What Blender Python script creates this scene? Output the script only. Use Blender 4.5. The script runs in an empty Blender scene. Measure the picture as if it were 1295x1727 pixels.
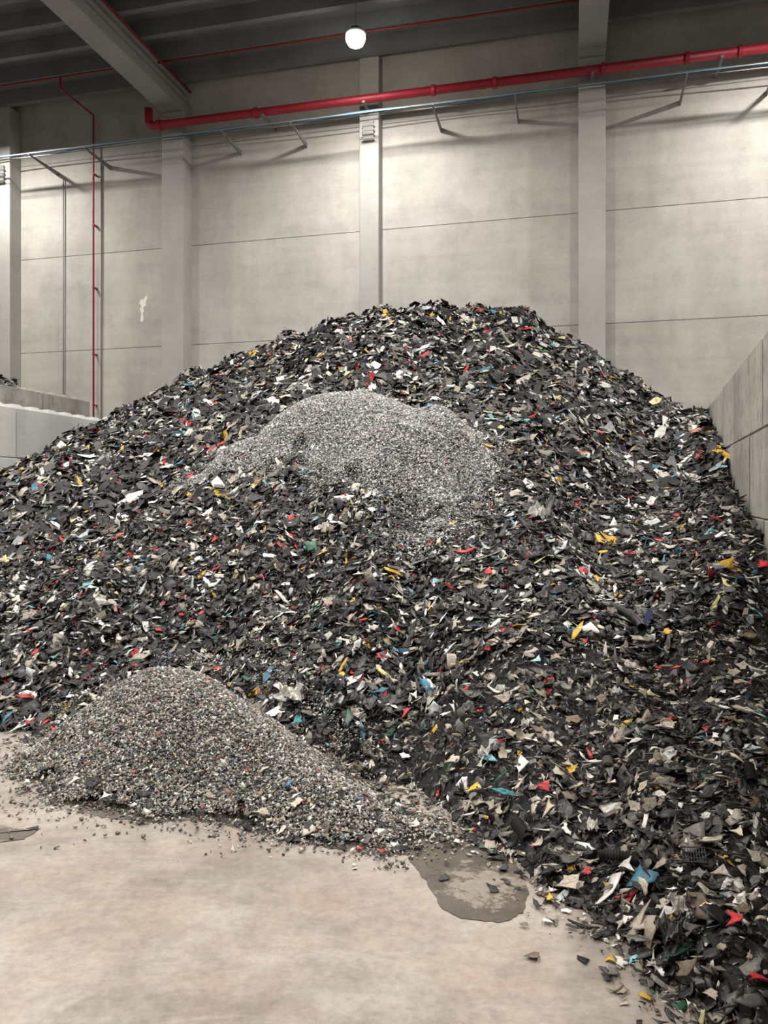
import bpy, math, random
import numpy as np
from mathutils import Vector, Matrix
rng = np.random.default_rng(7)
random.seed(7)
C = bpy.context.scene.collection
bpy.context.scene.view_settings.view_transform = 'Standard'
EYE = 1.7; F = 1300.0; CX = 647.5; HY = 835.0
A = math.radians(13.8); CA, SA = math.cos(A), math.sin(A)
D0 = 18.0

# ---------------------------------------------------------------- materials
def mat(name, base=(.5,.5,.5), rough=.6, metal=0.0):
    m = bpy.data.materials.new(name); m.use_nodes = True
    nt = m.node_tree; b = nt.nodes["Principled BSDF"]
    b.inputs["Base Color"].default_value = (*base, 1); b.inputs["Roughness"].default_value = rough
    b.inputs["Metallic"].default_value = metal
    return m, nt, b
def N(nt, typ, **kw):
    n = nt.nodes.new(typ)
    for k, v in kw.items(): setattr(n, k, v)
    return n
def noise(nt, vec, scale, detail=6, rough=.6):
    n = N(nt, "ShaderNodeTexNoise"); n.inputs["Scale"].default_value = scale
    n.inputs["Detail"].default_value = detail; n.inputs["Roughness"].default_value = rough
    if vec is not None: nt.links.new(vec, n.inputs["Vector"])
    return n.outputs["Fac"]
def mapping(nt, scale=(1,1,1), rot=(0,0,0)):
    g = N(nt, "ShaderNodeNewGeometry"); mp = N(nt, "ShaderNodeMapping")
    mp.inputs["Scale"].default_value = scale; mp.inputs["Rotation"].default_value = rot
    nt.links.new(g.outputs["Position"], mp.inputs["Vector"]); return mp.outputs["Vector"]
def ramp(nt, fac, stops):
    r = N(nt, "ShaderNodeValToRGB"); cr = r.color_ramp
    while len(cr.elements) < len(stops): cr.elements.new(.5)
    for e, (p, c) in zip(cr.elements, stops):
        e.position = p; e.color = (*c, 1) if len(c) == 3 else c
    nt.links.new(fac, r.inputs["Fac"]); return r.outputs["Color"]
def mix(nt, fac, a, b, mode='MIX'):
    m = N(nt, "ShaderNodeMix", data_type='RGBA', blend_type=mode)
    for sock, v in ((m.inputs[0], fac), (m.inputs[6], a), (m.inputs[7], b)):
        if hasattr(v, "links"): nt.links.new(v, sock)
        elif isinstance(v, (int, float)): sock.default_value = v
        else: sock.default_value = (*v, 1)
    return m.outputs[2]
def bump(nt, b, h, strength=.3, dist=.02):
    n = N(nt, "ShaderNodeBump"); n.inputs["Strength"].default_value = strength; n.inputs["Distance"].default_value = dist
    nt.links.new(h, n.inputs["Height"]); nt.links.new(n.outputs["Normal"], b.inputs["Normal"])

def concrete(name, c1, c2, streak=.25, rough=.8, vary=0.0, hs=.5, pits=0, island=0, fs=.55, blotch=0):
    m, nt, b = mat(name, c1, rough)
    v = mapping(nt)
    base = ramp(nt, noise(nt, v, fs, 9, .68), [(.32, c1), (.68, c2)])
    vs = mapping(nt, (1.3, 1.3, .25))
    st = ramp(nt, noise(nt, vs, 1.2, 7, .65), [(.3, (1-streak,)*3), (.58, (1, 1, 1))])
    vh = mapping(nt, (.25, .25, 3.0))
    sh = ramp(nt, noise(nt, vh, 1.5, 6, .65), [(.3, (1-streak*hs,)*3), (.6, (1, 1, 1))])
    fine = ramp(nt, noise(nt, v, 22, 4, .7), [(.3, (.9,)*3), (.7, (1.0,)*3)])
    c = mix(nt, 1.0, base, st, 'MULTIPLY'); c = mix(nt, 1.0, c, sh, 'MULTIPLY'); c = mix(nt, 1.0, c, fine, 'MULTIPLY')
    if blotch:
        c = mix(nt, 1.0, c, ramp(nt, noise(nt, v, 1.4, 9, .78), [(.38, (1-blotch,)*3), (.52, (1,)*3), (.66, (1,)*3), (.74, (1+blotch*.6,)*3)]), 'MULTIPLY')
    if pits:
        c = mix(nt, 1.0, c, ramp(nt, noise(nt, v, 7, 8, .75), [(.35, (1-pits,)*3), (.5, (1,)*3)]), 'MULTIPLY')
    if island:
        o = N(nt, "ShaderNodeNewGeometry").outputs["Random Per Island"]
        c = mix(nt, 1.0, c, ramp(nt, o, [(0, (1-island, 1-island, 1-island*1.15)), (1, (1, 1, 1))]), 'MULTIPLY')
    if vary:
        o = N(nt, "ShaderNodeObjectInfo").outputs["Random"]
        c = mix(nt, 1.0, c, ramp(nt, o, [(0, (1-vary,)*3), (1, (1, 1, 1))]), 'MULTIPLY')
    nt.links.new(c, b.inputs["Base Color"])
    bump(nt, b, noise(nt, v, 18, 6, .6), .15, .02)
    return m
M_WALL = concrete("panel_concrete", (.445,.428,.392), (.545,.527,.49), .13, hs=.8, island=.1, fs=.8, blotch=.12)
M_COL = concrete("column_concrete", (.35,.34,.32), (.44,.43,.405), .12)
M_BEAM = concrete("beam_concrete", (.28,.285,.28), (.38,.38,.365), .12)
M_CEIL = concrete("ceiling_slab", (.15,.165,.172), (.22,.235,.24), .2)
M_BLK = concrete("block_concrete", (.36,.345,.31), (.50,.48,.435), .35, vary=.28, pits=.35)
M_BLKL = concrete("pale_block_concrete", (.46,.46,.44), (.58,.58,.56), .2, vary=.2)
M_JOINT, _, _ = mat("panel_joint_backing", (.24,.225,.2), .9)  # darker backing that shows through the open panel joints

# floor
M_FLOOR, nt, b = mat("floor_concrete", (.4,.35,.3), .45)
v = mapping(nt)
c = ramp(nt, noise(nt, v, .9, 11, .74), [(.34, (.21,.18,.153)), (.5, (.30,.262,.226)), (.66, (.385,.345,.304))])
c = mix(nt, 1.0, c, ramp(nt, noise(nt, v, .45, 8, .72), [(.4, (.76,.74,.72)), (.54, (1, 1, 1))]), 'MULTIPLY')
wd = N(nt, "ShaderNodeTexNoise"); wd.inputs["Scale"].default_value = .5; nt.links.new(v, wd.inputs["Vector"])
wa = N(nt, "ShaderNodeVectorMath", operation='MULTIPLY_ADD'); nt.links.new(wd.outputs["Color"], wa.inputs[0]); wa.inputs[1].default_value = (1.6, 1.6, 0); nt.links.new(v, wa.inputs[2])
for rot, col_, amt in ((.9, (.44,.405,.365), .4), (2.3, (.17,.145,.122), .45), (1.5, (.42,.375,.33), .35)):
    mp = N(nt, "ShaderNodeMapping"); mp.inputs["Rotation"].default_value = (0, 0, rot); mp.inputs["Scale"].default_value = (.9, 4, 1); nt.links.new(wa.outputs[0], mp.inputs["Vector"])
    c = mix(nt, ramp(nt, noise(nt, mp.outputs[0], 1.0, 8, .75), [(.52, (0,)*3), (.68, (amt,)*3)]), c, col_)
c = mix(nt, ramp(nt, noise(nt, v, 2.1, 8, .7), [(.48, (0,)*3), (.70, (.55,)*3)]), c, (.35,.27,.23))
c = mix(nt, 1.0, c, ramp(nt, noise(nt, v, 26, 6, .78), [(.32, (.76,.74,.72)), (.58, (1, 1, 1))]), 'MULTIPLY')
c = mix(nt, ramp(nt, noise(nt, v, 8, 8, .8), [(.58, (0,)*3), (.68, (.6,)*3)]), c, (.16,.135,.112))
nt.links.new(c, b.inputs["Base Color"])
rr = ramp(nt, noise(nt, v, 1.7, 6, .6), [(.3, (.35,)*3), (.7, (.6,)*3)]); nt.links.new(rr, b.inputs["Roughness"])
bump(nt, b, noise(nt, v, 12, 8, .65), .15, .02)

def scrap_mat(name, from_obj):
    m, nt, b = mat(name, (.1,.1,.1), .5)
    if from_obj:
        o = N(nt, "ShaderNodeObjectInfo").outputs["Color"]
    else:
        o = N(nt, "ShaderNodeAttribute", attribute_name="Col").outputs["Color"]
    v = mapping(nt)
    d = ramp(nt, noise(nt, v, 28, 5, .7), [(.3, (.56,.54,.51)), (.62, (1.05,1.05,1.05))])
    c = mix(nt, 1.0, o, d, 'MULTIPLY')
    c = mix(nt, ramp(nt, noise(nt, v, 9, 7, .75), [(.48, (0,)*3), (.74, (.26,)*3)]), c, (.17,.15,.125))
    nt.links.new(c, b.inputs["Base Color"])
    b.inputs["Roughness"].default_value = .48
    b.inputs["Specular IOR Level"].default_value = .34
    bump(nt, b, noise(nt, v, 60, 3, .6), .25, .004)
    return m
M_SCRAP = scrap_mat("shredded_plastic", False)
M_PIECE = scrap_mat("plastic_piece", True)
M_GRAN, nt, b = mat("plastic_granules", (.3,.3,.3), .5)
nt.links.new(N(nt, "ShaderNodeAttribute", attribute_name="Col").outputs["Color"], b.inputs["Base Color"])
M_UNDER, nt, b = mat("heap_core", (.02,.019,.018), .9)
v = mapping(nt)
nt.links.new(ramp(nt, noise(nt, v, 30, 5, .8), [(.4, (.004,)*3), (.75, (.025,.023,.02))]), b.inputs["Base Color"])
M_GCORE, nt, b = mat("granule_core", (.1,.1,.1), .9)
v = mapping(nt)
nt.links.new(ramp(nt, noise(nt, v, 60, 3, .8), [(.4, (.07,.068,.064)), (.7, (.21,.2,.187))]), b.inputs["Base Color"])
M_RED, nt, b = mat("red_painted_steel", (.34,.012,.018), .5)
v = mapping(nt)
nt.links.new(ramp(nt, noise(nt, v, 3, 4, .6), [(.3, (.25,.010,.020)), (.7, (.35,.016,.030))]), b.inputs["Base Color"])
M_REDD, _, _ = mat("faded_red_steel", (.2,.025,.018), .5)
M_STEEL, nt, b = mat("galvanised_steel", (.20,.21,.215), .55, .3)
M_BLUE, _, _ = mat("blue_cable_sheath", (.035,.12,.20), .6)
M_GREY, _, _ = mat("grey_plastic_box", (.2,.2,.19), .6)
M_HOUS, _, _ = mat("lamp_housing_metal", (.12,.12,.12), .5, .3)
M_SMEAR, _, _ = mat("white_plaster_smear", (.75,.74,.70), .8)
M_GLOW, nt, b = mat("lamp_lens", (1,.95,.85), .3)
b.inputs["Emission Color"].default_value = (1, .93, .8, 1); b.inputs["Emission Strength"].default_value = 60

# ---------------------------------------------------------------- helpers
def mkobj(name, verts, faces, mats, label=None, cat=None, parent=None, kind=None, group=None, smooth=False, bevel=0):
    me = bpy.data.meshes.new(name); me.from_pydata([tuple(map(float, p)) for p in verts], [], faces); me.update()
    for m in (mats if isinstance(mats, (list, tuple)) else [mats]): me.materials.append(m)
    if smooth: me.polygons.foreach_set("use_smooth", [True]*len(me.polygons))
    o = bpy.data.objects.new(name, me); C.objects.link(o)
    tag(o, label, cat, kind, group)
    if parent: o.parent = parent
    if bevel:
        mo = o.modifiers.new("bevel", 'BEVEL'); mo.width = bevel; mo.segments = 2; mo.limit_method = 'ANGLE'
    return o
def tag(o, label=None, cat=None, kind=None, group=None):
    if label: o["label"] = label
    if cat: o["category"] = cat
    if kind: o["kind"] = kind
    if group: o["group"] = group
def Wp(s, d, z):
    return (s*CA - d*SA, D0 - s*SA - d*CA, z)
def wbox(s0, s1, d0, d1, z0, z1, off=0):
    vs = [Wp(s, d, z) for z in (z0, z1) for (s, d) in ((s0, d0), (s1, d0), (s1, d1), (s0, d1))]
    fs = [(0,1,2,3), (7,6,5,4), (0,4,5,1), (1,5,6,2), (2,6,7,3), (3,7,4,0)]
    return vs, [tuple(i+off for i in f) for f in fs]
def boxes(lst):
    V, Fc = [], []
    for bx in lst:
        v, f = wbox(*bx, off=len(V)); V += v; Fc += f
    return V, Fc
def tube(pts, r, seg=14, off=0, caps=True):
    pts = [Vector(p) for p in pts]; V = []; Fc = []
    n = len(pts); up = None
    for i, p in enumerate(pts):
        t = (pts[min(i+1, n-1)] - pts[max(i-1, 0)]).normalized()
        if up is None:
            up = t.orthogonal().normalized()
        up = (up - t*up.dot(t)).normalized(); sd = t.cross(up)
        rr = r[i] if isinstance(r, (list, tuple)) else r
        for k in range(seg):
            a = 2*math.pi*k/seg
            V.append(p + (up*math.cos(a) + sd*math.sin(a))*rr)
    for i in range(n-1):
        for k in range(seg):
            a0 = i*seg+k; a1 = i*seg+(k+1) % seg
            Fc.append((a0+off, a1+off, a1+seg+off, a0+seg+off))
    if caps:
        Fc.append(tuple(off+k for k in reversed(range(seg)))); Fc.append(tuple(off+(n-1)*seg+k for k in range(seg)))
    return V, Fc
def rounded(pts, r=.15, k=5):
    pts = [Vector(p) for p in pts]; out = [pts[0]]
    for i in range(1, len(pts)-1):
        a = (pts[i-1]-pts[i]); b_ = (pts[i+1]-pts[i])
        ra = min(r, a.length*.45, b_.length*.45)
        p0 = pts[i]+a.normalized()*ra; p1 = pts[i]+b_.normalized()*ra
        for j in range(k+1):
            t = j/k; out.append(p0*(1-t)**2 + pts[i]*2*t*(1-t) + p1*t*t)
    out.append(pts[-1]); return out

# ---------------------------------------------------------------- shell
fl = mkobj("floor", [(-22,-8,0),(20,-8,0),(20,26,0),(-22,26,0),(-22,-8,-.2),(20,-8,-.2),(20,26,-.2),(-22,26,-.2)],
           [(0,1,2,3),(7,6,5,4),(0,4,5,1),(1,5,6,2),(2,6,7,3),(3,7,4,0)], M_FLOOR, kind="structure",
           label="smooth beige concrete warehouse floor with scuffs")
S0, S1 = -17.0, 14.5
zj = [0, .52, 2.98, 5.44, 7.90, 10.36, 12.4]
cols = [-15.05, -10.12, -5.21, -.27, 4.68, 9.6, 14.5]
L = []
g = .008
edges = [S0] + cols[:] 
for i in range(len(edges)-1):
    for j in range(len(zj)-1):
        L.append((edges[i]+g, edges[i+1]-g, -.2, 0, zj[j]+(g if j else 0), zj[j+1]-g))
V, Fc = boxes(L); n0 = len(Fc)
v2, f2 = wbox(S0, S1, -.25, -.012, 0, 12.4, off=len(V)); V += v2; Fc += f2
wb = mkobj("wall_back", V, Fc, [M_WALL, M_JOINT], kind="structure", label="precast concrete panel wall with horizontal joints")
for p in wb.data.polygons:
    if p.index >= n0: p.material_index = 1
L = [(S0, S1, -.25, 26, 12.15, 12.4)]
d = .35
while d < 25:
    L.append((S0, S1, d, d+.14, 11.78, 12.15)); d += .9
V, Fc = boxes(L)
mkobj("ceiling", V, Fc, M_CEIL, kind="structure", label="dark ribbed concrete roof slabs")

def column(s, w, dep, ztop, label):
    h = w/2
    V, Fc = boxes([(s-h, s+h, 0, dep, 0, ztop)])
    return mkobj("concrete_column", V, Fc, M_COL, label=label, cat="column", group="wall columns", bevel=.02)
column(-10.12, .50, .42, 11.78, "pale concrete wall column with cable box near top")
column(-5.21, .58, .45, 11.05, "grey concrete column carrying a roof beam")
column(-.27, .46, .35, 11.78, "slim pale concrete wall column behind the heap")
column(4.68, .56, .45, 11.05, "grey concrete column carrying a roof beam")
for s in (-5.21, 4.68):
    hw, tw = .28, .2
    prof = [(-hw,11.05),(hw,11.05),(hw,11.3),(tw,11.42),(tw,11.78),(-tw,11.78),(-tw,11.42),(-hw,11.3)]
    V = [Wp(s+a, dd, z) for dd in (0.0, 25.5) for a, z in prof]; n = len(prof)
    Fc = [tuple(range(n)), tuple(reversed(range(n, 2*n)))] + [(i, i+n, (i+1) % n+n, (i+1) % n) for i in range(n)]
    mkobj("roof_beam", V, Fc, M_BEAM, label="long grey concrete roof beam resting on a wall column", cat="beam", group="roof beams", bevel=.015)
def smear(s, z, pts, label):
    V = [Wp(s, .004, z)]+[Wp(s+a, .004, z+b_) for a, b_ in pts]; n = len(pts)
    mkobj("plaster_smear", V, [(0, 1+i, 1+(i+1) % n) for i in range(n)], M_SMEAR, label=label, cat="smear")
smear(-6.3, 6.45, [(.12,.30),(.16,.24),(.11,.12),(.12,.04),(.04,.0),(.06,-.12),(.02,-.14),(.05,-.3),(.0,-.38),(-.05,-.33),(-.02,-.18),(-.06,-.05),(-.02,.04),(-.08,.12),(-.04,.2),(.04,.2)], "white smear of plaster on the concrete wall panel")

# ---------------------------------------------------------------- pipes
PZ = 10.62; PD = .72
e = bpy.data.objects.new("sprinkler_main_pipe", None); C.objects.link(e); e.location = Wp(-5.55, PD, PZ)
tag(e, "thick red sprinkler main running along the concrete wall", "pipe")
def child(name, V, Fc, m, par, smooth=True, label=None):
    o = mkobj(name, V, Fc, m, parent=par, smooth=smooth, label=label)
    o.data.transform(Matrix.Translation(-par.location)); return o
V, Fc = tube(rounded([Wp(-5.68, PD+.02, PZ+.42), Wp(-5.68, PD, PZ), Wp(14.4, PD, PZ)], .16), .095, 18)
child("pipe", V, Fc, M_RED, e)
for s in (-5.4, -2.9, 1.3, 2.65, 4.9, 6.55, 7.55, 8.7):
    V, Fc = tube([Wp(s-.04, PD, PZ), Wp(s+.04, PD, PZ)], .12, 18); child("coupling", V, Fc, M_RED, e, False)
for s in (-2.7, -.27, 4.68, 7.2):
    dd = .35
    V, Fc = boxes([(s-.03, s+.03, 0.0 if s in (-2.7, 7.2) else dd, PD+.12, PZ-.13, PZ-.09)]); child("bracket", V, Fc, M_STEEL, e, False)

def pipe(name, pts, r, m, label, rad=.12):
    V, Fc = tube(rounded(pts, rad), r, 10)
    return mkobj(name, V, Fc, m, label=label, cat="pipe", smooth=True)
pipe("sprinkler_branch_pipe", [Wp(S0+.2, 1.45, 11.68), Wp(14.3, 1.45, 11.68)], .026, M_REDD, "thin red sprinkler pipe below the roof slabs")
pipe("sprinkler_branch_pipe", [Wp(S0+.2, 4.6, 11.68), Wp(14.3, 4.6, 11.68)], .026, M_REDD, "thin red sprinkler pipe below the roof slabs")
pipe("sprinkler_branch_pipe", [Wp(-4.8, .3, 11.55), Wp(-4.8, 24, 11.55)], .032, M_REDD, "red sprinkler pipe along the side of a roof beam")
e = bpy.data.objects.new("sprinkler_drop_pipe", None); C.objects.link(e); e.location = Wp(-7.6, .14, 2.0)
tag(e, "slim red vertical sprinkler pipe fixed to the concrete wall", "pipe")
V, Fc = tube(rounded([Wp(-7.6, 1.45, 11.66), Wp(-7.6, 1.45, 11.4), Wp(-7.6, .14, 11.4), Wp(-7.6, .14, 2.0)], .06), .023, 10)
child("pipe", V, Fc, M_RED, e)
for z in (9.9, 8.6, 7.0, 5.3, 4.0):
    V, Fc = boxes([(-7.63, -7.57, 0, .165, z-.015, z+.015)]); child("clamp", V, Fc, M_RED, e, False)
V, Fc = tube([Wp(-8.55, .05, 2.0), Wp(-8.55, .05, 9.9)], .018, 8)
mkobj("conduit", V, Fc, M_GREY, label="thin grey vertical conduit on the concrete wall", cat="conduit", smooth=True)
V, Fc = tube([Wp(-7.45, .04, 2.0), Wp(-7.45, .04, 10.3)], .016, 8)
mkobj("conduit", V, Fc, M_GREY, label="thin grey vertical conduit beside a red pipe", cat="conduit", smooth=True)

# cable run
TZ, TD = 10.13, 1.0
e = bpy.data.objects.new("cable_tray", None); C.objects.link(e); e.location = Wp(0, TD, TZ)
tag(e, "thin galvanised cable rail with blue cables on wall brackets", "cable tray")
for dd in (.93, 1.10):
    V, Fc = boxes([(S0+.1, 14.3, dd, dd+.012, TZ-.01, TZ+.008)]); child("rail", V, Fc, M_STEEL, e, False)
for dd, ph, r in ((.99, 0, .013), (1.05, 1.7, .016)):
    pts = [Wp(s, dd, TZ+.03+.02*math.sin(s*1.9+ph)) for s in np.arange(-16.8, 14.2, .35)]
    V, Fc = tube(pts, r, 8); child("cable", V, Fc, M_BLUE, e)
pts = [Wp(s, .62, TZ+.25+.02*math.sin(s*1.27)) for s in np.arange(-16.8, 14.2, .35)]
V, Fc = tube(pts, .012, 8); child("cable", V, Fc, M_STEEL, e)
for s in (-14.1, -12.1, -8.75, -7.2, -3.6, -1.9, 1.35, 3.1, 6.5, 8.2, 11.5):
    V = []
    for q in (-.015, .015):
        V += [Wp(s+q, 0, TZ-.12), Wp(s+q, 0, TZ-.01), Wp(s+q, 1.12, TZ-.01), Wp(s+q, 1.12, TZ-.035)]
    Fc = [(0,1,2,3), (7,6,5,4), (0,4,5,1), (1,5,6,2), (2,6,7,3), (3,7,4,0)]
    child("bracket", V, Fc, M_STEEL, e, False)
for s, z in ((-.27, 10.05), (-10.12, 10.0)):
    dep = .355 if s > -1 else .425
    L = [(s-.12, s+.12, dep, dep+.07, z-.22, z+.22)] + [(s-.15, s+.15, dep+.07, dep+.085, z-.2+.1*k, z-.16+.1*k) for k in range(4)]
    V, Fc = boxes(L)
    mkobj("junction_box", V, Fc, M_GREY, label="grey slatted electrical box on a concrete column", cat="electrical box", group="column boxes")

# ---------------------------------------------------------------- lamp
e = bpy.data.objects.new("high_bay_lamp", None); C.objects.link(e); LP = Vector((-.575, 15.6, 10.95)); e.location = LP
tag(e, "glowing round high-bay lamp hung under the roof slabs", "lamp")
def lathe(prof, seg=28):
    V = []; Fc = []
    for r, z in prof:
        for k in range(seg):
            a = 2*math.pi*k/seg; V.append((r*math.cos(a), r*math.sin(a), z))
    for i in range(len(prof)-1):
        for k in range(seg):
            Fc.append((i*seg+k, i*seg+(k+1) % seg, (i+1)*seg+(k+1) % seg, (i+1)*seg+k))
    Fc.append(tuple(reversed(range(seg)))); Fc.append(tuple((len(prof)-1)*seg+k for k in range(seg)))
    return V, Fc
V, Fc = lathe([(.2, .06), (.215, .09), (.19, .12), (.12, .14), (.1, .2), (.03, .22)])
mkobj("housing", V, Fc, M_HOUS, parent=e)
V, Fc = lathe([(.02, -.18), (.09, -.17), (.15, -.13), (.19, -.06), (.2, .0), (.19, .055)])
mkobj("lens", V, Fc, M_GLOW, parent=e, smooth=True, label="glowing frosted lens")
V, Fc = tube([(0, 0, .2), (0, 0, .95)], .006, 8)
mkobj("rod", V, Fc, M_CEIL, parent=e)

def area(loc, power, size=.5, par=None, col=(1, .962, .91)):
    l = bpy.data.lights.new("hall_light", 'AREA'); l.shape = 'DISK'; l.size = size; l.energy = power; l.color = col
    o = bpy.data.objects.new("hall_light", l); C.objects.link(o); o.location = loc; return o
area(LP+Vector((0, 0, -.25)), 370)
for s, d, p in ((-9.7, 2.3, 380), (8.9, 2.3, 430),
                (-9.7, 11, 850), (-.5, 11, 1050), (8.9, 11, 950),  # this row and the next: unseen lamps, added for general fill
                (-9.7, 20, 600), (-.5, 20, 850), (8.9, 20, 750)):
    area(Wp(s, d, 10.75), p, .3)
w = bpy.data.worlds.new("World"); bpy.context.scene.world = w; w.use_nodes = True
w.node_tree.nodes["Background"].inputs[0].default_value = (1, .98, .95, 1)
w.node_tree.nodes["Background"].inputs[1].default_value = .17

# ---------------------------------------------------------------- heap surface (heights in metres over the floor)
T = np.array([  # bearing, foot distance, crest distance, crest height, mid profile
 (-1.60, 9.0, 12.0, .9, .5), (-1.0, 7.2, 10.8, 1.4, .5), (-.69, 6.2, 10.4, 1.75, .5),
 ((0-CX)/F, 5.5, 11.1, 2.06, .5), ((60-CX)/F, 5.45, 11.6, 2.37, .5), ((190-CX)/F, 5.35, 12.6, 3.03, .5),
 ((330-CX)/F, 5.2, 13.0, 3.73, .5), ((440-CX)/F, 5.1, 13.2, 4.16, .5), ((560-CX)/F, 4.8, 13.4, 4.76, .5),
 ((650-CX)/F, 4.45, 13.5, 5.02, .49), ((760-CX)/F, 4.1, 13.5, 4.93, .48), ((880-CX)/F, 3.5, 13.5, 4.86, .46),
 ((980-CX)/F, 3.1, 13.2, 4.25, .45), ((1060-CX)/F, 2.76, 12.7, 3.55, .45), ((1140-CX)/F, 2.58, 12.0, 3.00, .46),
 ((1200-CX)/F, 2.48, 11.0, 2.86, .46), ((1295-CX)/F, 2.3, 9.0, 2.0, .5), (.62, 2.2, 7.0, 1.6, .5), (1.2, 2.0, 6.0, 1.4, .5)])
bb = np.linspace(-1.6, 1.2, 1121); TB = np.stack([np.interp(bb, T[:, 0], T[:, k]) for k in range(1, 5)])
ker = np.exp(-np.linspace(-2, 2, 17)**2); ker /= ker.sum()
TB = np.stack([np.convolve(np.pad(r, 8, mode='edge'), ker, 'valid') for r in TB])
wv = [(rng.uniform(.6, 1.5)*2*math.pi/lam, rng.uniform(0, 6.28), rng.uniform(0, 6.28), amp) for lam, amp in
      ((3.2,.045),(2.6,.045),(1.9,.04),(1.5,.035),(1.1,.03),(.9,.03),(.6,.02),(.5,.02),(.35,.012),(.3,.012))]
def bumps(X, Y):
    z = 0
    for k, th, ph, a in wv: z = z + a*np.sin(k*(X*math.cos(th)+Y*math.sin(th))+ph)
    return z
def footd(b): return np.interp(b, bb, TB[0]) + .07*np.sin(b*23+1)+.05*np.sin(b*51)
def Hs(X, Y, bump_=True):
    X = np.asarray(X, float); Y = np.asarray(Y, float)
    b = X/np.maximum(Y, .5)
    _, yr, zr, m = (np.interp(b, bb, r) for r in TB)
    yf = footd(b)
    t = (Y-yf)/(yr-yf)
    c2 = 2*(.5-m)*2
    tc = np.clip(t, 0, 1)
    prof = tc - c2*tc*(1-tc)
    prof = np.where(tc > .86, prof - (tc-.86)**2*1.6, prof)
    pe = 1 - .14**2*1.6
    z = zr*prof/pe
    z = np.where(t > 1, zr - (Y-yr)*.55, z)
    if bump_: z = z + bumps(X, Y)*np.clip(z*1.5, 0, 1)
    return np.where(t > 0, np.maximum(z, 0), -.05)
def Hm(X, Y): return Hs(X, Y)
def inside(X, Y, mg=0.0):
    rw = 1.02 + .329*Y
    lw = -5.53 + .2456*(Y-11.1)
    bw = D0 - .2456*X
    return (X < rw-mg) & (X > lw+mg) & (Y < bw-.55-mg)
def normal(H, X, Y, e=.06):
    gx = (H(X+e, Y)-H(X-e, Y))/(2*e); gy = (H(X, Y+e)-H(X, Y-e))/(2*e)
    n = np.stack([-gx, -gy, np.ones_like(gx)], -1)
    return n/np.linalg.norm(n, axis=-1, keepdims=True)
def sight(px, py, H=None):
    H = H or Hall
    b = (px-CX)/F; k = (HY-py)/F
    Y = np.arange(1.8, 16, .01); z = EYE+k*Y; h = H(b*Y, Y)
    i = np.argmax(h >= z)
    return float(b*Y[i]), float(Y[i])

def polydist(P, X, Y):
    P = np.asarray(P, float); n = len(P); d = np.full(X.shape, 1e9); ins = np.zeros(X.shape, bool)
    for i in range(n):
        x0, y0 = P[i]; x1, y1 = P[(i+1) % n]
        dx, dy = x1-x0, y1-y0; t = np.clip(((X-x0)*dx+(Y-y0)*dy)/(dx*dx+dy*dy+1e-12), 0, 1)
        d = np.minimum(d, np.hypot(X-x0-t*dx, Y-y0-t*dy))
        c_ = ((y0 > Y) != (y1 > Y)) & (X < (x1-x0)*(Y-y0)/((y1-y0) if y1 != y0 else 1e-9)+x0)
        ins ^= c_
    return np.where(ins, d, -d)
def chaikin(P, n=2):
    P = np.array(P, float)
    for _ in range(n):
        Q = np.roll(P, -1, 0); P = np.stack([.75*P+.25*Q, .25*P+.75*Q], 1).reshape(-1, 2)
    return P
def fl_(px, py):
    Y = EYE*F/(py-HY); return ((px-CX)/F*Y, Y)
class Mound:
    """height above the ground/heap from a footprint outline, smoothed like loose granules"""
    def __init__(s, P, slope, hmax, sig, res=.04, rag=0.0):
        s.P = P; s.res = res; s.o = P.min(0)-1.0; hi = P.max(0)+1.0
        xs = np.arange(s.o[0], hi[0], res); ys = np.arange(s.o[1], hi[1], res); XX, YY = np.meshgrid(xs, ys, indexing='ij')
        d = polydist(P, XX, YY)
        h = hmax*(1-np.exp(-slope*np.maximum(d, 0)/hmax))
        k = np.exp(-.5*(np.arange(-14, 15)*res/sig)**2); k /= k.sum()
        h = np.apply_along_axis(lambda r: np.convolve(r, k, 'same'), 0, h); h = np.apply_along_axis(lambda r: np.convolve(r, k, 'same'), 1, h)
        if rag:
            r_ = 0
            for lam in (.9, .6, .42, .3, .22):
                for _ in range(3):
                    th = rng.uniform(0, 6.28); r_ = r_+np.sin(2*math.pi/lam*(XX*math.cos(th)+YY*math.sin(th))+rng.uniform(0, 6.28))*lam*.5
            d = d+rag*r_
        s.h = h; s.d = d
    def _i(s, G, X, Y):
        fx = np.clip((X-s.o[0])/s.res, 0, G.shape[0]-1.001); fy = np.clip((Y-s.o[1])/s.res, 0, G.shape[1]-1.001)
        i = fx.astype(int); j = fy.astype(int); a = fx-i; b = fy-j
        return G[i,j]*(1-a)*(1-b)+G[i+1,j]*a*(1-b)+G[i,j+1]*(1-a)*b+G[i+1,j+1]*a*b
    def off(s, X, Y): return s._i(s.h, X, Y)
    def dist(s, X, Y): return s._i(s.d, X, Y)
PF = chaikin([fl_(35,1285), fl_(115,1340), fl_(150,1360), fl_(370,1370), fl_(430,1390), fl_(560,1414), fl_(660,1420), fl_(735,1405),
      (.22, 4.02), (.08, 4.12), (-.08, 4.3), (-.26, 4.55), (-.45, 5.05), (-.88, 5.8), (-1.65, 6.05), (-2.15, 5.8), (-2.35, 5.3)], 2)
MF = Mound(PF, 1.05, .95, .12, rag=.07)
def Hf(X, Y):
    X = np.asarray(X, float); Y = np.asarray(Y, float); d = MF.dist(X, Y)
    return np.where(d > -.06, MF.off(X, Y) + .32*bumps(X*1.6, Y*1.6)*np.clip(d*1.5, 0, 1), -.1)
HB = lambda X, Y: Hs(X, Y, False)
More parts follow.
